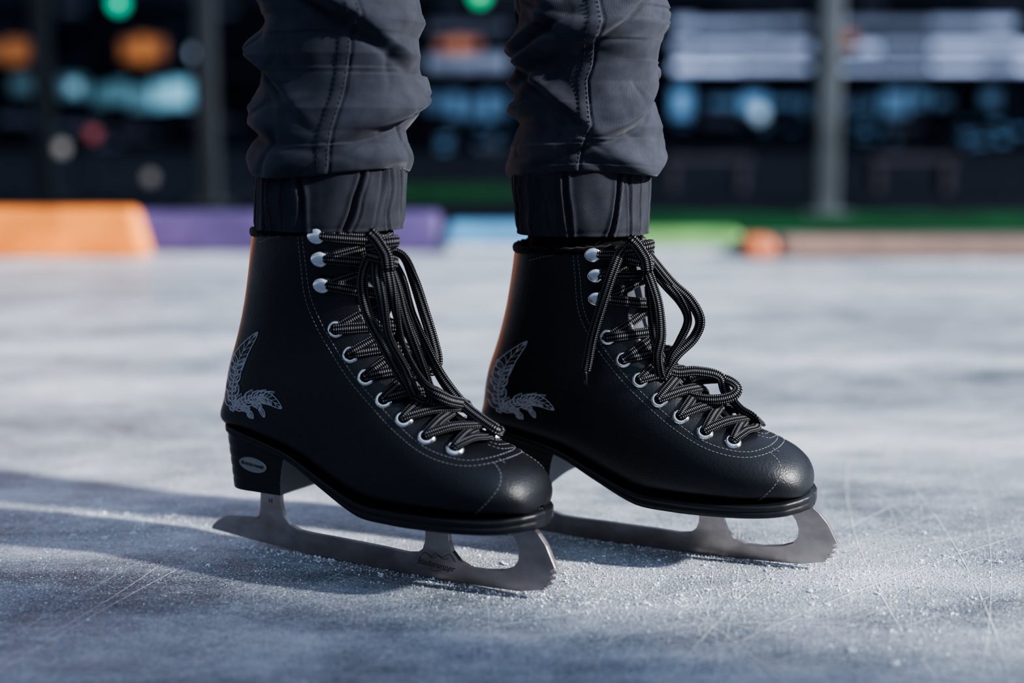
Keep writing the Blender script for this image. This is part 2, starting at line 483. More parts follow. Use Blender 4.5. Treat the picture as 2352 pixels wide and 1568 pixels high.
    def feather(mb, side, stem, wd, nb, tipw):
        S = [Vector(q) for q in cr(stem, 8)]; n = len(S)
        put(mb, side, S, lambda f: 1.2-.5*f)
        for k in range(nb):
            f = .04+.66*k/nb; j = int(f*(n-1)); p0 = S[j]; tg = (S[min(n-1, j+1)]-S[max(0, j-1)]).normalized(); nr = Vector((-tg.y, tg.x))
            for sg in (-1, 1):
                ln = wd*(.85+.35*math.sin(k*2.3+sg))
                c1 = p0+tg*ln*.35+nr*sg*ln*.66; c2 = p0+tg*ln*1.3+nr*sg*ln*.80
                c0 = p0+tg*ln*.85+nr*sg*ln*.26
                put(mb, side, [Vector(q) for q in cr([tuple(p0), tuple(c1), tuple(c2)], 6)], lambda f: .5+1.2*math.sin(PI*f))
                put(mb, side, [Vector(q) for q in cr([tuple(p0+tg*2), tuple(c0), tuple(c2)], 6)], .65)
                put(mb, side, [Vector(q) for q in cr([tuple(p0), tuple(c0.lerp(c1, .5)), tuple(p0.lerp(c2, .85))], 5)], .55)
        j0 = int(.46*(n-1)); T = S[j0:]; m = len(T)
        for sg in (-1, 1):
            E_ = []
            for j, q in enumerate(T):
                tg = (T[min(m-1, j+1)]-T[max(0, j-1)]).normalized(); nr = Vector((-tg.y, tg.x))
                E_.append(q+nr*sg*tipw*math.sin(PI*(j/(m-1))**.75)**.85)
            put(mb, side, E_, 1.1)
            for j in range(1, m-2, 2):
                e = E_[min(m-1, j+2)]; put(mb, side, [T[j], T[j].lerp(e, .5)+(T[j+1]-T[j])*.3, T[j].lerp(e, .95)], .75)
    for side in (0, 1):
        fb = MB()
        feather(fb, side, [(537,946), (534,905), (539,862), (556,812), (593,762)], 17, 10, 15)
        feather(fb, side, [(536,938), (560,922), (590,912), (618,916), (648,938)], 18, 10, 14)
        feather(fb, side, [(556,930), (566,940), (576,950), (582,961)], 9, 4, 5)
        feather(fb, side, [(582,922), (592,932), (602,944), (608,958)], 8, 3, 5)
        fb.build('feather_print', M_print, root, smooth=False, recalc=False)

LW, LT = .0041, .0016
def lace_seg(mb, A, na, B, nb, off, lift=.0028, eyelet=True):
    mid = (A+B)/2; Fp, fn = front_at(mid.x+.01, mid.z+.004)
    Mx = Fp + fn*off + Vector((0, mid.y, 0))
    pts = [A-na*.0012, A+na*lift, A.lerp(Mx, .5)+(na+fn).normalized()*(.004), Mx, B.lerp(Mx, .5)+(nb+fn).normalized()*(.004), B+nb*lift, B-nb*.0012]
    upv = [fn*.5+na, na, na+fn, fn, nb+fn, nb, nb+fn*.5]
    q = cr([tuple(x) for x in pts], 6); u = cr([tuple(x) for x in upv], 6)
    n = len(q); ws = [min(1, .48+.52*min(j, n-1-j)/9) for j in range(n)] if eyelet else None
    sweep(mb, q, u, LW, LT, ws=ws)
def build_laces(root, fr, kind):
    lb = MB(); E = EYES; Fm = [(mirror(l), mirror(n)) for l, n in EYES]
    def hk(l, n): return (l+Vector((.004, 0, 0))+n*.001, n)
    Hn = [hk(*q) for q in HOOKS]; Hf = [(mirror(l), mirror(n)) for l, n in Hn]
    lace_seg(lb, *E[0], *Fm[0], .0040)
    for k in range(6):
        lace_seg(lb, *E[k], *Fm[k+1], .0045); lace_seg(lb, *Fm[k], *E[k+1], .0075)
    seq = [E[6]]+Hn; seqf = [Fm[6]]+Hf
    for k in range(3):
        a = seq[k]; b = seqf[k+1]; lace_seg(lb, a[0], a[1], b[0], b[1], .0035, .0015)
        a = seqf[k]; b = seq[k+1]; lace_seg(lb, a[0], a[1], b[0], b[1], .0062, .0015)
    lace = lb.build('lace', M_lace, root)
    def strand(name, pts, up=(.25, -.9, .25), tw=.5, parent=lace, per=9):
        P = cr([tuple(fr.un(*q)) for q in pts], per); n = len(P)
        ups = []
        for k in range(n):
            a = tw*math.sin(k/n*7+len(pts)); ups.append(Vector(up)+Vector((math.sin(a), 0, .4*math.sin(a*2))))
        b = MB(); sweep(b, P, ups, LW, LT); return b.build(name, M_lace, parent), P
    def knot(px, py, y):
        b = MB(); c = fr.un(px, py, y)
        V = Vector((.45, -.85, .1)).normalized(); H = Vector((.85, .45, 0)).normalized()
        for ph, lean, r, z0 in ((0, .25, 1.3, .005), (1.6, -.35, 1.2, -.005), (.8, .5, 1.05, 0)):
            pts = []; ups = []
            for k in range(25):
                a = 2*PI*k/24+ph; d = H*math.cos(a)*.0078*r+V*math.sin(a)*.0062*r
                pts.append(c+d+Vector((0, 0, z0+math.cos(a)*.0078*lean))); ups.append(d)
            sweep(b, pts, ups, LW, LT*1.2)
        pts = [c+V*.0085+H*x+Vector((0, 0, z)) for x, z in ((-.007, .012), (-.003, .008), (.001, .002), (.004, -.004), (.005, -.012))]
        pts = cr([tuple(q) for q in [pts[0]-V*.007]+pts+[pts[-1]-V*.006]], 5)
        sweep(b, pts, [V]*len(pts), LW*1.1, LT*1.3)
        b.build('lace_knot', M_lace, lace)
    if kind == 'front':
        knot(878, 576, -.023)
        strand('lace_loop', [(872,570,-.026), (846,598,-.026), (832,650,-.028), (846,724,-.028), (886,800,-.024), (923,866,-.022), (953,910,-.018), (984,922,-.012), (986,888,-.014), (962,820,-.018), (930,740,-.020), (908,660,-.022), (884,596,-.024)])
        strand('lace_loop', [(885,572,-.016), (926,588,-.004), (950,640,.006), (974,715,.012), (994,780,.016), (1004,828,.018), (990,850,.014), (960,800,.010), (936,730,.004), (915,660,-.006), (893,604,-.016)])
        strand('lace_end', [(870,580,-.024), (866,630,-.030), (880,700,-.034), (894,775,-.031), (928,842,-.027), (948,895,-.022), (962,925,-.008), (970,935,.012)])
        strand('lace_end', [(884,580,-.010), (922,640,.002), (946,720,.010), (980,795,.012), (1014,865,.011), (1060,925,.008), (1105,962,.004), (1140,985,.004), (1150,990,.02)])
        strand('lace_end', [(880,585,-.024), (893,640,-.028), (910,720,-.026), (930,800,-.025), (975,880,-.020), (1025,915,-.010), (1060,925,.006), (1080,930,.03)], tw=1.1)
    else:
        knot(1468, 584, -.023)
        strand('lace_loop', [(1480,572,-.018), (1508,608,-.008), (1545,652,.0), (1585,690,.002), (1608,735,.002), (1594,775,0), (1557,812,-.008), (1534,845,-.014), (1520,866,-.018), (1510,820,-.022), (1518,770,-.022), (1512,700,-.022), (1494,640,-.022), (1476,598,-.022)])
        strand('lace_loop', [(1474,582,-.012), (1520,642,-.004), (1562,690,.0), (1580,735,.002), (1560,785,-.004), (1536,825,-.012), (1530,876,-.012), (1582,908,-.012), (1636,918,-.010), (1680,910,-.004), (1694,890,.002), (1664,870,.006), (1606,872,.006), (1580,884,.006), (1570,900,.02)], tw=1.0)
        _, P = strand('lace_end', [(1458,568,-.022), (1428,576,-.032), (1407,622,-.040), (1382,700,-.044), (1360,775,-.045), (1348,835,-.045), (1344,850,-.045)], tw=.2)
        a = Vector(P[-1]); b = MB(); sweep(b, [a, a+Vector((0, 0, -.003)), a+Vector((0, -.0002, -.012))], [Vector((0, -1, 0))]*3, .0018, .0015)
        b.build('lace_tip', M_aglet, lace)
        strand('lace_end', [(1474,592,-.014), (1492,660,-.016), (1500,740,-.016), (1513,810,-.016), (1545,852,-.010), (1600,852,-.002), (1652,864,.004), (1668,900,.002), (1700,938,.002), (1734,958,.004), (1750,970,.02)], tw=1.0)

skA = empty('ice_skate', FA.O, FA.th, FA.roll)
tag(skA, 'black leather ice skate nearest the camera, on the right foot, badge showing on its heel', 'ice skate', 'pair of black figure skates')
build_skate_common(skA)
skB = empty('ice_skate', FB.O, FB.th, FB.roll)
skB.scale = (FB.sc,)*3
tag(skB, 'black leather ice skate farther back, loose lace end with tip hanging down its side', 'ice skate', 'pair of black figure skates')
for ch in list(skA.children):
    c = ch.copy(); COL.objects.link(c); c.parent = skB
    if ch.name.startswith('blade'): c.scale = (1.028, 1, 1)
    for g in ch.children:
        if g.name.startswith(('blade_', 'badge')): continue
        d = g.copy(); COL.objects.link(d); d.parent = c
build_laces(skA, FA, 'front')
build_laces(skB, FB, 'rear')

# ------------------------------------------------------------------ person: trouser legs
person = empty('person', (-.04, 1.05, 0))
tag(person, 'person standing on the ice in dark charcoal cuffed trousers, seen from the shins down', 'person')
M_seam = mat('seam_thread', (.03, .03, .038), .8)
def trousers(rows, Yc, seed, seam, cuff_py):
    rnd = random.Random(seed)
    T = []
    for py, xl, xr in rows:
        a = W(xl, py, Yc); b = W(xr, py, Yc); T.append((a.z, (a.x+b.x)/2, (b.x-a.x)/2))
    T.sort()
    zt, cx, r = T[-1]; T.append((zt+.10, cx+.004, r+.004)); T.append((.64, cx+.008, r+.010))
    tc = [(z, c) for z, c, r in T]; tr = [(z, r-.0008) for z, c, r in T]
    zc0 = T[0][0]; zc1 = W(1176, cuff_py, Yc).z
    off = Vector((person.location.x, person.location.y, 0))
    NT_ = 320
    pleats = []
    a = -PI
    while a < PI:
        a += rnd.uniform(.10, .30)
        if -1.80 < a < -1.20: continue
        pleats.append((a, rnd.uniform(.016, .045), rnd.uniform(.0010, .0032), rnd.uniform(-.25, .25), rnd.choice([0, .3, -.3, .4])))
    pleats.append((-1.12, .035, .0030, .25, .4)); pleats.append((-1.82, .035, .0030, -.06, 0))
    mb = MB(); nz = 40
    for j in range(-3, nz+4):
        f = min(1, max(0, j/nz)); z = zc0+(zc1+.006-zc0)*f
        r0 = lin(tr, z)-.0022*f-.0004; c0 = lin(tc, z); inn = 0
        if j < 0: inn = -j*.0016; z += (-j)*.0012-.001
        if j > nz: inn = (j-nz)*.002
        for k in range(NT_):
            th = -PI+2*PI*k/NT_
            d = .0022*noise.noise(Vector((math.cos(th)*3, math.sin(th)*3, z*34+seed)))+.0006
            wob = .07*noise.noise(Vector((th*2, z*45, seed)))
            for a, w, am, sl, pf in pleats:
                dt = (th+wob-a-sl*(f-.5)+PI) % (2*PI)-PI
                if abs(dt) > w*4: continue
                fd = 1-.75*max(0, min(1, (1-f if pf < 0 else f)*1.4-.3)) if abs(pf) > .1 else 1
                d += am*fd*(.55*math.exp(-((abs(dt)-w*1.5)/w)**2)-math.exp(-(dt/w)**2))
            d -= .0006*math.exp(-((f-.05)/.03)**2)
            rr = r0+d-inn
            x = c0+rr*math.cos(th); y = Yc+.93*rr*math.sin(th)
            mb.v.append((x-off.x, y-off.y, z)); mb.uv.append((th*.055, z))
    J = nz+7
    for j in range(J-1):
        for k in range(NT_):
            mb.f.append((j*NT_+k, j*NT_+(k+1) % NT_, (j+1)*NT_+(k+1) % NT_, (j+1)*NT_+k)); mb.mi.append(0)
    folds = []
    z = zc1+.008
    while z < .62:
        for q in range(3):
            folds.append((z+rnd.uniform(-.011, .011), rnd.uniform(-PI, PI), rnd.uniform(.6, 1.5), rnd.uniform(-.75, .75), rnd.uniform(.0050, .0115), rnd.uniform(.0072, .0130), rnd.uniform(0, 6)))
        z += rnd.uniform(.018, .029)
    lb = MB(); zs = zc1-.003; nz = 380
    ztop = .62
    def rad(th, z):
        d = 0
        for z0, t0, tw, sl, am, sg, ph in folds:
            if abs(z-z0) > .09: continue
            dt = (th-t0+PI) % (2*PI)-PI
            if abs(dt) > tw*1.6: continue
            wnd = math.exp(-(dt/tw)**2*1.6)
            u = z-z0-sl*dt*.05-.005*math.sin(dt*2+ph)
            s_ = sg*1.3 if u > 0 else sg*.6
            d += am*wnd*(math.exp(-abs(u/s_)**1.8)-.22)
            d -= am*.36*wnd*math.exp(-((u+sg*1.0)/(sg*.30))**2)
        d = .0095*math.tanh(d/.0095)
        d += .0018*noise.noise(Vector((math.cos(th)*2.0, math.sin(th)*2.0, z*26+seed)))
        d += .0006*noise.noise(Vector((math.cos(th)*4, math.sin(th)*4, z*62+seed)))
        n1 = noise.noise(Vector((math.cos(th)*1.4+7, math.sin(th)*1.4, z*30+th*.4+seed)))
        m1 = noise.noise(Vector((math.cos(th)*1.5, math.sin(th)*1.5+3, z*14+seed)))
        d -= .0026*math.exp(-(n1/.10)**2)*max(0, min(1, .35+1.8*m1))
        dt = th-lin(seam, z)
        d += .0011*math.exp(-(dt/.075)**4)
        d -= .0015*math.exp(-((dt-.085)/.016)**2)
        return d+.0026
    def bul(z): return .0035*math.exp(-((z-zs-.007)/.009)**2)
    for j in range(-5, nz+1):
        z = zs+(ztop-zs)*max(0, j)/nz
        inn = 0
        if j < 0: inn = .0012*j*j*.4; z = zs-.0012*(-j)**.5+.0012*max(0, -j-2)
        r0 = lin(tr, z); c0 = lin(tc, z)
        for k in range(NT_):
            th = -PI+2*PI*k/NT_
            rr = r0+rad(th, z)+bul(z)-inn
            zz = z+.0030*math.sin(th*2+seed)*math.exp(-((z-zs)/.02)**2)
            lb.v.append((c0+rr*math.cos(th)-off.x, Yc+.95*rr*math.sin(th)-off.y, zz)); lb.uv.append((th*.055, z))
    J = nz+6
    for j in range(J-1):
        for k in range(NT_):
            lb.f.append((j*NT_+k, j*NT_+(k+1) % NT_, (j+1)*NT_+(k+1) % NT_, (j+1)*NT_+k)); lb.mi.append(0)
    lb.f.append(tuple((J-1)*NT_+k for k in range(NT_))); lb.mi.append(0)
    lo = lb.build('trouser_leg', M_cloth, person)
    mb.build('elastic_cuff', M_cuff, lo)
    sk = MB(); c0 = lin(tc, zc0)-off.x
    sk.lathe([(.036, -.035), (.040, -.02), (.041, 0), (.043, .02), (.044, .04)], Matrix.Translation((c0, Yc-off.y, zc0)), 48)
    sk.build('sock', M_lining, lo)
    sm = MB()
    for sgn in (-1, 1):
        z = zs+.004
        def P(z):
            th = lin(seam, z)+sgn*.055; rr = lin(tr, z)+rad(th, z)+bul(z)
            zz = z+.0030*math.sin(th*2+seed)*math.exp(-((z-zs)/.02)**2)
            return Vector((lin(tc, z)+rr*math.cos(th)-off.x, Yc+.95*rr*math.sin(th)-off.y, zz)), Vector((math.cos(th), math.sin(th), 0))
        while z < .50:
            a, n = P(z); b, _ = P(z+.0022); L = (b-a).length
            sm.box((-L/2, -.0003, -.0001), (L/2, .0003, .0004), Matrix.Translation((a+b)/2) @ orient(n, b-a))
            z += .0034
    sm.build('seam_stitching', M_seam, lo, smooth=False, recalc=False)
rowsA = [(524,584,924), (480,582,930), (430,580,938), (378,580,942), (345,577,942), (300,583,936), (250,576,962), (215,588,966), (170,590,968), (130,578,982), (90,582,978), (50,594,996), (0,572,985)]
rowsB = [(535,1188,1488), (480,1180,1496), (430,1170,1500), (380,1166,1500), (330,1163,1516), (290,1178,1528), (240,1176,1512), (190,1168,1506), (150,1174,1520), (100,1166,1532), (60,1170,1546), (0,1160,1540)]
trousers(rowsA, 1.026, 3, [(.25, -1.62), (.30, -1.55), (.36, -1.42), (.45, -1.32), (.62, -1.25)], 380)
trousers(rowsB, 1.062, 11, [(.25, -1.75), (.30, -1.70), (.36, -1.60), (.45, -1.55), (.62, -1.5)], 384)

# ------------------------------------------------------------------ ice
M_ice = mat('ice', (.4, .45, .5), .4, 0, .5)
t = NT(M_ice); c = t.coord('Object')
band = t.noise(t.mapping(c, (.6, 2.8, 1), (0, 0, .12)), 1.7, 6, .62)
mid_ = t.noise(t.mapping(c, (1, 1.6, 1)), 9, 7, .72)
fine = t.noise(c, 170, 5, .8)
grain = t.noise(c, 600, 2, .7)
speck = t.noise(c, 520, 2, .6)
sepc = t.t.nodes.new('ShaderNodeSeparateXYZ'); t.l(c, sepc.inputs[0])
near_shade = t.maprange(sepc.outputs[1], .80, 1.15, -.22, -.165)  # nearer ice toned darker than far, foreground shade put into the colour
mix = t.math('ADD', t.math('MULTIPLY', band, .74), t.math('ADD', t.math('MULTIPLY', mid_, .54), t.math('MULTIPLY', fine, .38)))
mix = t.math('ADD', t.math('ADD', mix, t.math('MULTIPLY_ADD', grain, .40, -.24)), near_shade)
rnd = random.Random(5)
acc = None
arcs = []
for k in range(96):
    P = G(rnd.choice([rnd.uniform(-100, 2500), rnd.uniform(1300, 2450)]), rnd.choice([rnd.uniform(1180, 1560), rnd.uniform(980, 1500)]))
    R = rnd.uniform(.4, 3.5); a = rnd.uniform(0, 2*PI)
    arcs.append(((P.x+R*math.cos(a), P.y+R*math.sin(a), 0), R, rnd.uniform(.0003, .0010), rnd.uniform(.35, 1.2)))
for ctr, R, w, st in arcs:
    d = t.t.nodes.new('ShaderNodeVectorMath'); d.operation = 'DISTANCE'; t.l(c, d.inputs[0]); d.inputs[1].default_value = ctr
    e = t.math('ABSOLUTE', t.math('SUBTRACT', d.outputs['Value'], R))
    mr = t.maprange(e, 0, w, st, 0)
    acc = mr if acc is None else t.math('MAXIMUM', acc, mr)
brk = t.ramp(t.noise(c, 14, 4, .6), [(.40, (0, 0, 0)), (.6, (1, 1, 1))])
acc = t.math('MULTIPLY', acc, t.math('MULTIPLY_ADD', brk, .75, .25))
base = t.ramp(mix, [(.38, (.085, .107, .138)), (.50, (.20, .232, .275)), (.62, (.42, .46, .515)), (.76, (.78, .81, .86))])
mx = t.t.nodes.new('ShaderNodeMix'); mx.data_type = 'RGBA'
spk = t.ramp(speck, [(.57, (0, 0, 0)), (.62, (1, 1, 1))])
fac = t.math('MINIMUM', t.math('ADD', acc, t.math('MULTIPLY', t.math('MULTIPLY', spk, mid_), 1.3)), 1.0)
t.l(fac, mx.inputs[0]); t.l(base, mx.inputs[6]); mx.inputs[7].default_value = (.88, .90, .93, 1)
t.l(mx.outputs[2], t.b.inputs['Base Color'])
t.l(t.math('MULTIPLY_ADD', mid_, .6, .06), t.b.inputs['Roughness'])
t.bump(t.math('ADD', t.math('ADD', fine, t.math('MULTIPLY', speck, .8)), t.math('MULTIPLY', acc, .5)), 1.0, .0030)
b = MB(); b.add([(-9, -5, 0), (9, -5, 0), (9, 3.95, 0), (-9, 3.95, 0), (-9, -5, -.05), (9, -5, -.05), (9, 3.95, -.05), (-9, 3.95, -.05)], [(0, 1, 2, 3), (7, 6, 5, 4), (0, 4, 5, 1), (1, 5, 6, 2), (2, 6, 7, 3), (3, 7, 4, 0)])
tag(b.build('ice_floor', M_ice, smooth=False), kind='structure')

# ice shavings
M_snow = mat('ice_crumbs', (.88, .91, .94), .25, 0, .7)
t = NT(M_snow); t.bump(t.noise(t.coord(), 900, 2), .3, .0005)
sh = MB(); rnd = random.Random(21)
def crumb(x, y, s):
    c = Vector((x, y, s*.3)); R = Matrix.Rotation(rnd.uniform(0, 6.28), 3, Vector((rnd.gauss(0, 1), rnd.gauss(0, 1), rnd.gauss(0, 1))).normalized())
    vs = [c+R @ (Vector(d)*s*rnd.uniform(.5, 1)) for d in ((1, 0, 0), (-1, 0, 0), (0, 1, 0), (0, -1, 0), (0, 0, .8), (0, 0, -.8))]
    sh.add(vs, [(0, 2, 4), (2, 1, 4), (1, 3, 4), (3, 0, 4), (2, 0, 5), (1, 2, 5), (3, 1, 5), (0, 3, 5)])
for fr in (FA, FB):
    for k in range(1400):
        s = rnd.uniform(.02, .30); y = rnd.gauss(0, .007); y += math.copysign(.0025, y)
        q = fr.M @ Vector((s, y, 0)); crumb(q.x, q.y, abs(rnd.gauss(0, .00055))+.0002)
    for k in range(320):
        q = fr.M @ Vector((rnd.gauss(.30, .04), rnd.gauss(-.0, .032), 0)); crumb(q.x, q.y, abs(rnd.gauss(0, .0007))+.00025)
for k in range(16000):
    g = G(rnd.uniform(-50, 2450), rnd.triangular(860, 1565, 1250)); crumb(g.x, g.y, abs(rnd.gauss(0, .00030))+.00017)
for cx, cy in ((1640,1330), (1350,1300), (2180,1270), (1440,1350), (1800,1340), (700,1290), (2100,1480), (1120,1300), (1500,1280), (330,1195), (2290,1310), (150,1170), (1950,1300), (2050,1340), (1560,1390), (420,1210), (1250,1360), (250,1180), (1720,1370), (2200,1390)):
    for k in range(210):
        g = G(cx+rnd.gauss(0, 110), cy+rnd.gauss(0, 28)); crumb(g.x, g.y, abs(rnd.gauss(0, .0005))+.00022)
    for k in range(5):
        g0 = G(cx+rnd.gauss(0, 120), cy+rnd.gauss(0, 28))
        for q in range(8): crumb(g0.x+rnd.gauss(0, .0016), g0.y+rnd.gauss(0, .0016), abs(rnd.gauss(0, .0007))+.0004)
tag(sh.build('ice_shavings', M_snow, smooth=False, recalc=False), 'loose white ice crumbs scattered over the rink around the blades', 'ice shavings', kind='stuff')

# ------------------------------------------------------------------ background
M_ground = mat('dark_paving', (.012, .015, .02), .9, 0, .05)  # dark paving, near-black base also stands in for shade of an unbuilt canopy
t = NT(M_ground); c = t.coord()
t.l(t.ramp(t.noise(c, 1.2, 5), [(.35, (.004, .006, .010)), (.7, (.016, .019, .027))]), t.b.inputs['Base Color'])
b = MB(); b.box((-40, 3.95, -.06), (40, 45, -.004)); tag(b.build('paved_ground', M_ground, smooth=False), kind='structure')
def noisy(name, col, rough=.5, amt=.25, scale=8, spec=.5):
    m = mat(name, col, rough, 0, spec); t = NT(m)
    lo = tuple(x*(1-amt) for x in col); hi = tuple(min(1, x*(1+amt)) for x in col)
    t.l(t.ramp(t.noise(t.coord(), scale, 4), [(.3, lo), (.7, hi)]), t.b.inputs['Base Color']); return m
def block(name, x0, x1, y, h, depth, m, label, sl=.03, mbase=None):
    root = empty(name, ((x0+x1)/2, y, 0)); tag(root, label, 'rink bumper')
    b = MB(); L = (x1-x0)/2
    b.add([(-L, 0, .0), (L, 0, .0), (L, depth, .0), (-L, depth, .0), (-L+sl, depth*.18, h), (L-sl, depth*.18, h), (L-sl, depth*.82, h), (-L+sl, depth*.82, h)],
          [(3, 2, 1, 0), (4, 5, 6, 7), (0, 1, 5, 4), (1, 2, 6, 5), (2, 3, 7, 6), (3, 0, 4, 7)])
    b.build('foam_body', m, root, smooth=False, bevel=.015)
    e = MB(); e.box((-L+.01, -.012, .002), (L-.01, .0, .022)); e.build('base_strip', mbase or m, root, smooth=False, bevel=.003)
    return root
M_or = noisy('orange_foam', (.85, .27, .055)); M_pu = noisy('purple_foam', (.115, .082, .20)); M_bl = noisy('blue_foam', (.12, .30, .47))
M_lg = noisy('lime_foam', (.17, .35, .11)); M_tan = noisy('tan_foam', (.25, .16, .13), .5, .4, 3); M_or2 = noisy('orange_end', (.62, .20, .085)); M_wh = noisy('white_strip', (.6, .62, .65))
def gx(px, Y): return W(px, 500, Y).x
block('rink_bumper', gx(-420, 3.56), gx(330, 3.56), 3.56, .123, .10, M_or, 'bright orange foam bumper at the ice edge, far left')
block('rink_bumper', gx(230, 3.74), gx(1016, 3.74), 3.72, .104, .12, M_pu, 'purple foam bumper at the ice edge beside the orange one', sl=.008)
block('rink_bumper', gx(1020, 3.72), gx(1440, 3.72), 3.70, .078, .14, M_bl, 'light blue foam bumper seen between the two legs', sl=.008, mbase=M_wh)
block('rink_bumper', gx(1446, 3.72), gx(1702, 3.72), 3.62, .064, .14, M_lg, 'lime green foam bumper behind the farther skate', sl=.008, mbase=M_wh)
block('rink_bumper', gx(1708, 3.56), gx(1790, 3.56), 3.54, .052, .14, M_or2, 'short orange foam bumper right of the lime green one', sl=.006)
block('rink_bumper', gx(1791, 3.56), gx(2700, 3.56), 3.54, .050, .14, M_tan, 'long low pinkish brown bumper at the right edge', sl=.006)
M_turf = noisy('green_turf', (.009, .060, .021), .9, .7, 5, .1)
M_turf2 = noisy('dark_green_turf', (.007, .048, .016), .9, .5, 9, .1)
def slab(name, x0, x1, y0, y1, z1, m, z0=-.004):
    b = MB(); b.box((x0, y0, z0), (x1, y1, z1)); return b.build(name, m, smooth=False)
tag(slab('turf_strip', .25, 7, 4.5, 5.5, .004, M_turf), kind='structure')
tag(slab('turf_strip', -.9, .1, 6.6, 8.2, .004, M_turf2), kind='structure')
tag(slab('concrete_strip', -9, 9, 3.96, 4.38, .002, noisy('concrete', (.12, .13, .13), .8)), kind='structure')
# unseen tall board, added right of the camera to shade the near ice
b = MB()
P0 = Vector((3.04, -.147, 0)); dv = Vector((-.33, -.944, 0)); nv = Vector((.944, -.33, 0))
q = [P0, P0+dv*3.0, P0+dv*3.0+nv*.06, P0+nv*.06]
b.add([tuple(a) for a in q]+[tuple(a+Vector((0, 0, 2.4))) for a in q], [(3, 2, 1, 0), (4, 5, 6, 7), (0, 1, 5, 4), (1, 2, 6, 5), (2, 3, 7, 6), (3, 0, 4, 7)])
tag(b.build('shade_board', noisy('board_grey', (.22, .23, .25), .7), smooth=False), kind='structure')
def post(px, w, y, m, label):
    x = gx(px, y); root = empty('post', (x, y, 0)); tag(root, label, 'post')
    b = MB(); b.box((-w/2, -w/2, 0), (w/2, w/2, 3.2)); b.build('shaft', m, root, smooth=False, bevel=w*.12)
    b = MB(); b.box((-w, -w, -.004), (w, w, .015)); b.build('base_plate', m, root, smooth=False, bevel=.004)
M_post = noisy('grey_steel', (.09, .102, .112), .5, .3, 5); M_post2 = noisy('dark_steel', (.026, .030, .035), .6, .15); M_post3 = noisy('darker_steel', (.016, .020, .025), .6, .15)
post(1892, .090, 5.4, M_post, 'grey steel post standing on green turf at right')
post(484, .085, 6.0, M_post2, 'dark grey post rising behind the purple bumper')
post(112, .080, 6.6, M_post3, 'dark post behind the orange bumper at left')
# building
YB = 24.0
bld = empty('building', (0, YB, 0)); tag(bld, 'dark building behind the rink with rows of pale blue windows glowing as if sky-lit', 'building')
M_wall = noisy('dark_facade', (.0045, .007, .013), .95, .6, 1.0, .05)
b = MB(); b.box((-32, 0, 0), (32, .4, 7)); b.build('facade', M_wall, bld, smooth=False)
M_beam = noisy('navy_beam', (.010, .014, .024), .8, .3, 1, .1)
b = MB(); b.box((-32, -.06, 2.38), (32, 0, 2.75)); b.build('fascia_beam', M_beam, bld, smooth=False, bevel=.01)
b = MB(); b.box((-32, -.06, 1.20), (32, 0, 1.30)); b.build('ledge', M_beam, bld, smooth=False, bevel=.01)
WM = {}
def glow(col, s):
    k = (tuple(round(x, 2) for x in col), round(s, 1) if s >= .15 else round(s, 2))
    if k not in WM: WM[k] = mat('lit_glass', (.02, .02, .03), .3, 0, .2, col, round(s, 2))
    return WM[k]
rnd = random.Random(4)
def win(x0, x1, y0, y1, col, s):
    a = W(x0, y1, YB-.05); c_ = W(x1, y0, YB-.05)
    b = MB(); b.box((a.x, -.05, a.z), (c_.x, .02, c_.z)); b.build('window', glow(col, s), bld, smooth=False)  # panes emit light, standing in for the sky on the glass
STR = (.44, .54, .80); BLU = (.15, .32, .55); CY = (.22, .48, .62)
for (xa, xb) in ((1545, 1865), (1925, 2420)):
    x = xa
    while x < xb-20:
        x2 = min(xb, x+rnd.uniform(38, 120)); j = rnd.uniform(-3, 3)
        for y0, y1, f in ((46, 64, .6), (98, 118, 1.15), (150, 174, 1.6)):
            if rnd.random() < .95: win(x, x2-rnd.uniform(1, 5), y0+j+rnd.uniform(-3, 2), y1+rnd.uniform(-3, 2), STR, f*rnd.uniform(.6, 1.4)+(.3 if x > 2150 else 0))
        x = x2
for x0, x1 in ((975, 1040), (1046, 1100), (1106, 1170)):
    win(x0, x1, 122+rnd.uniform(-5, 5), 166, STR, rnd.uniform(.3, .55)); win(x0, x1, 52, 76, STR, .14)
x = 1545
while x < 2420:
    x2 = x+rnd.uniform(24, 80)
    if rnd.random() < .85 and not 1860 < x < 1900: win(x, x2-rnd.uniform(4, 14), 205+rnd.uniform(-14, 26), 262+rnd.uniform(-20, 10), BLU, rnd.choice([.2, .35, .5, 1.0]))
    x = x2
for k in range(30):
    x = rnd.choice([rnd.uniform(1550, 1850), rnd.uniform(1940, 2340), rnd.uniform(1940, 2340), rnd.uniform(975, 1165)]); y = rnd.uniform(274, 334)
    win(x, x+rnd.uniform(6, 30), y, y+rnd.uniform(5, 14), BLU, rnd.choice([.2, .4, .7, 1.0]))  # random small blue glints on the facade, drawn as glowing panes
for k in range(26):
    x = rnd.choice([rnd.uniform(-60, 540), rnd.uniform(1940, 2340), rnd.uniform(1550, 1840), rnd.uniform(970, 1150)]); y = rnd.choice([rnd.uniform(2, 22), rnd.uniform(262, 330)])
    win(x, x+rnd.uniform(40, 110), y, y+rnd.uniform(8, 18), STR, rnd.choice([.04, .06, .10]))
for x0, x1, s in ((972, 1022, .35), (1030, 1062, .6), (1070, 1100, .4), (1108, 1138, .6), (1144, 1170, .4)): win(x0, x1, 208+rnd.uniform(0, 16), 274-rnd.uniform(0, 20), BLU, s)
for x0, x1, y0, y1, s in ((212, 250, 196, 240, .35), (256, 292, 186, 236, .45), (300, 340, 200, 252, .5), (348, 384, 188, 250, .9), (388, 436, 182, 246, 1.1), (140, 196, 176, 224, .3), (24, 80, 170, 214, .25)): win(x0, x1, y0, y1, CY, s)
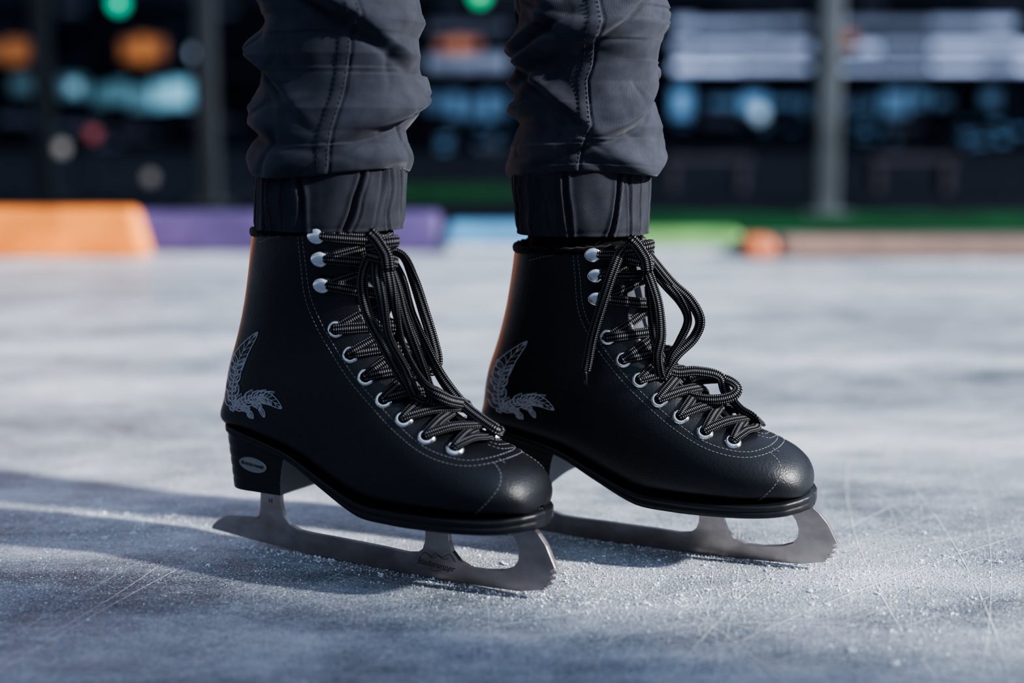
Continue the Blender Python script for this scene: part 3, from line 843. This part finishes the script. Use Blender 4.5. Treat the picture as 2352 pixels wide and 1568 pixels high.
for x0, x1, s in ((-200, -120, .4), (-100, -40, .3)): win(x0, x1, 190, 256, CY, s)
def sign(x0, x1, y0, y1, Y, col, s, label):
    a = W(x0, y1, Y); c_ = W(x1, y0, Y); root = empty('light_panel', ((a.x+c_.x)/2, Y, a.z)); tag(root, label, 'sign')
    w = (c_.x-a.x)/2; h = c_.z-a.z
    for k, (lo, hi, f) in enumerate(((.10, .85, .8), (.0, 1.0, 1.1), (.15, .92, .85))):
        xa = -w+2*w*k/3; b = MB(); b.box((xa+.01, -.05, h*lo), (xa+2*w/3-.01, 0, h*hi)); b.build('panel', glow(col, s*f), root, smooth=False, bevel=.01)
    b = MB(); b.box((-w-.04, 0, -.04), (w+.04, .06, h+.04)); b.build('frame', M_beam, root, smooth=False)
    b = MB(); b.box((-.04, .06, h*.4), (.04, YB-Y-.062, h*.4+.08)); b.build('bracket', M_beam, root, smooth=False)
OR = (.85, .34, .09)
sign(-40, 108, 90, 146, 23.6, OR, .3, 'glowing orange panel at the far left of the building')
sign(278, 380, 82, 146, 23.6, OR, .45, 'glowing orange panel above the cyan windows, second from the left')
sign(1004, 1104, 88, 120, 23.6, (.85, .33, .16), .5, 'small glowing orange panel seen between the two legs')
sign(1930, 1968, 74, 108, 23.6, (.85, .30, .10), .4, 'small glowing orange panel just right of the grey post')
def lamp(px, py, Y, r, col, s, label, ground=False):
    q = W(px, py, Y); root = empty('lamp', (q.x, q.y, 0 if ground else q.z)); tag(root, label, 'lamp')
    cz = q.z if ground else 0
    b = MB(); b.lathe([(r*.15, -r), (r*.6, -r*.8), (r, 0), (r*.8, r*.6), (r*.3, r*.95)], Matrix.Translation((0, 0, cz)), 20)
    b.build('bulb', glow(col, s), root)
    b = MB()
    if ground: b.lathe([(r*.9, 0), (r*.9, .02), (r*.35, .03), (r*.35, max(.04, cz-r*.9))], None, 16)
    else: b.box((-r*.25, r*.6, -r*.25), (r*.25, YB-Y-.062, r*.25))
    b.build('mount', M_beam, root)
lamp(272, 8, 23.6, .13, (.04, .75, .48), 1.8, 'round green light at the top left')
lamp(1102, -10, 23.6, .13, (.08, .8, .40), 1.8, 'round green light at the top edge between the legs')
lamp(448, 122, 23.6, .09, (.50, .60, .78), 1.4, 'round white light right of the orange panel')
lamp(170, 200, 23.6, .10, (.30, .55, .70), 1.0, 'round pale blue light at the left by the cyan windows')
lamp(1745, 262, 23.6, .12, (.50, .68, .85), 1.0, 'round bluish white light left of the grey post')
lamp(142, 340, 9, .040, (.50, .48, .46), .9, 'dim round white ground light at left', True)
lamp(214, 308, 9, .040, (.55, .10, .10), .7, 'dim round red light beside the white ground light', True)
lamp(345, 408, 7, .030, (.45, .42, .40), .6, 'dim whitish ground light behind the purple bumper', True)
M_bench = noisy('bench_grey', (.05, .045, .06), .7)
def bench(px, Y, label):
    x = gx(px, Y); root = empty('bench', (x, Y, 0)); tag(root, label, 'bench')
    b = MB(); b.box((-.22, -.08, .15), (.22, .08, .18)); b.build('seat', M_bench, root, smooth=False, bevel=.006)
    for s in (-1, 1):
        b = MB(); b.box((s*.18-.02, -.07, -.004), (s*.18+.02, .07, .15)); b.build('leg', M_bench, root, smooth=False, bevel=.004)
bench(1620, 7.5, 'dim grey low bench left of the grey post')
bench(2085, 7.5, 'dim grey low bench right of the grey post')

# ------------------------------------------------------------------ light
sd = Vector((.83, -.29, .47)).normalized()
wd = bpy.data.worlds.new('World'); SC.world = wd; wd.use_nodes = True
wt = wd.node_tree; bg = wt.nodes['Background']; bg.inputs[0].default_value = (.49, .59, .80, 1)
tc_ = wt.nodes.new('ShaderNodeTexCoord'); dp = wt.nodes.new('ShaderNodeVectorMath'); dp.operation = 'DOT_PRODUCT'
wt.links.new(tc_.outputs['Generated'], dp.inputs[0]); dp.inputs[1].default_value = sd
mr = wt.nodes.new('ShaderNodeMapRange'); wt.links.new(dp.outputs['Value'], mr.inputs[0])
for i, q in enumerate((-.4, 1.0, .35, 1.4)): mr.inputs[i+1].default_value = q
wt.links.new(mr.outputs[0], bg.inputs[1])
L = bpy.data.lights.new('sun', 'SUN'); L.energy = 7.0; L.angle = math.radians(2.6); L.color = (1, .98, .95)
o = bpy.data.objects.new('sun', L); COL.objects.link(o); o.rotation_euler = sd.to_track_quat('Z', 'Y').to_euler(); o.location = (3, -1, 2)
L = bpy.data.lights.new('rim_bounce_spot', 'SPOT'); L.energy = 24; L.color = (1, .36, .11); L.spot_size = math.radians(17); L.spot_blend = .6; L.shadow_soft_size = .2  # added light, no lamp stands here; imitates orange bounce from the bumper
wp = Vector((-1.5, 3.0, .40))
o = bpy.data.objects.new('rim_bounce_spot', L); COL.objects.link(o); o.location = wp
o.rotation_euler = (wp-Vector((-.06, 1.08, .22))).to_track_quat('Z', 'Y').to_euler()
try: SC.view_settings.look = 'AgX - High Contrast'
except Exception as e: print(e)

cd = bpy.data.cameras.new('camera'); cam = bpy.data.objects.new('camera', cd); COL.objects.link(cam)
cam.location = CAM; cam.rotation_euler = (PI/2-PITCH, 0, 0); cd.lens = 50; cd.sensor_width = 36; cd.clip_start = .02
cd.dof.use_dof = True; cd.dof.focus_distance = 1.02; cd.dof.aperture_fstop = 2.4
if ZOOM:
    zf_, zx, zy = ZOOM
    cd.lens = 50*zf_; cd.shift_x = zf_*(zx-1176)/2352; cd.shift_y = -zf_*(zy-784)/2352; cd.dof.aperture_fstop = 2.5*zf_
SC.camera = cam
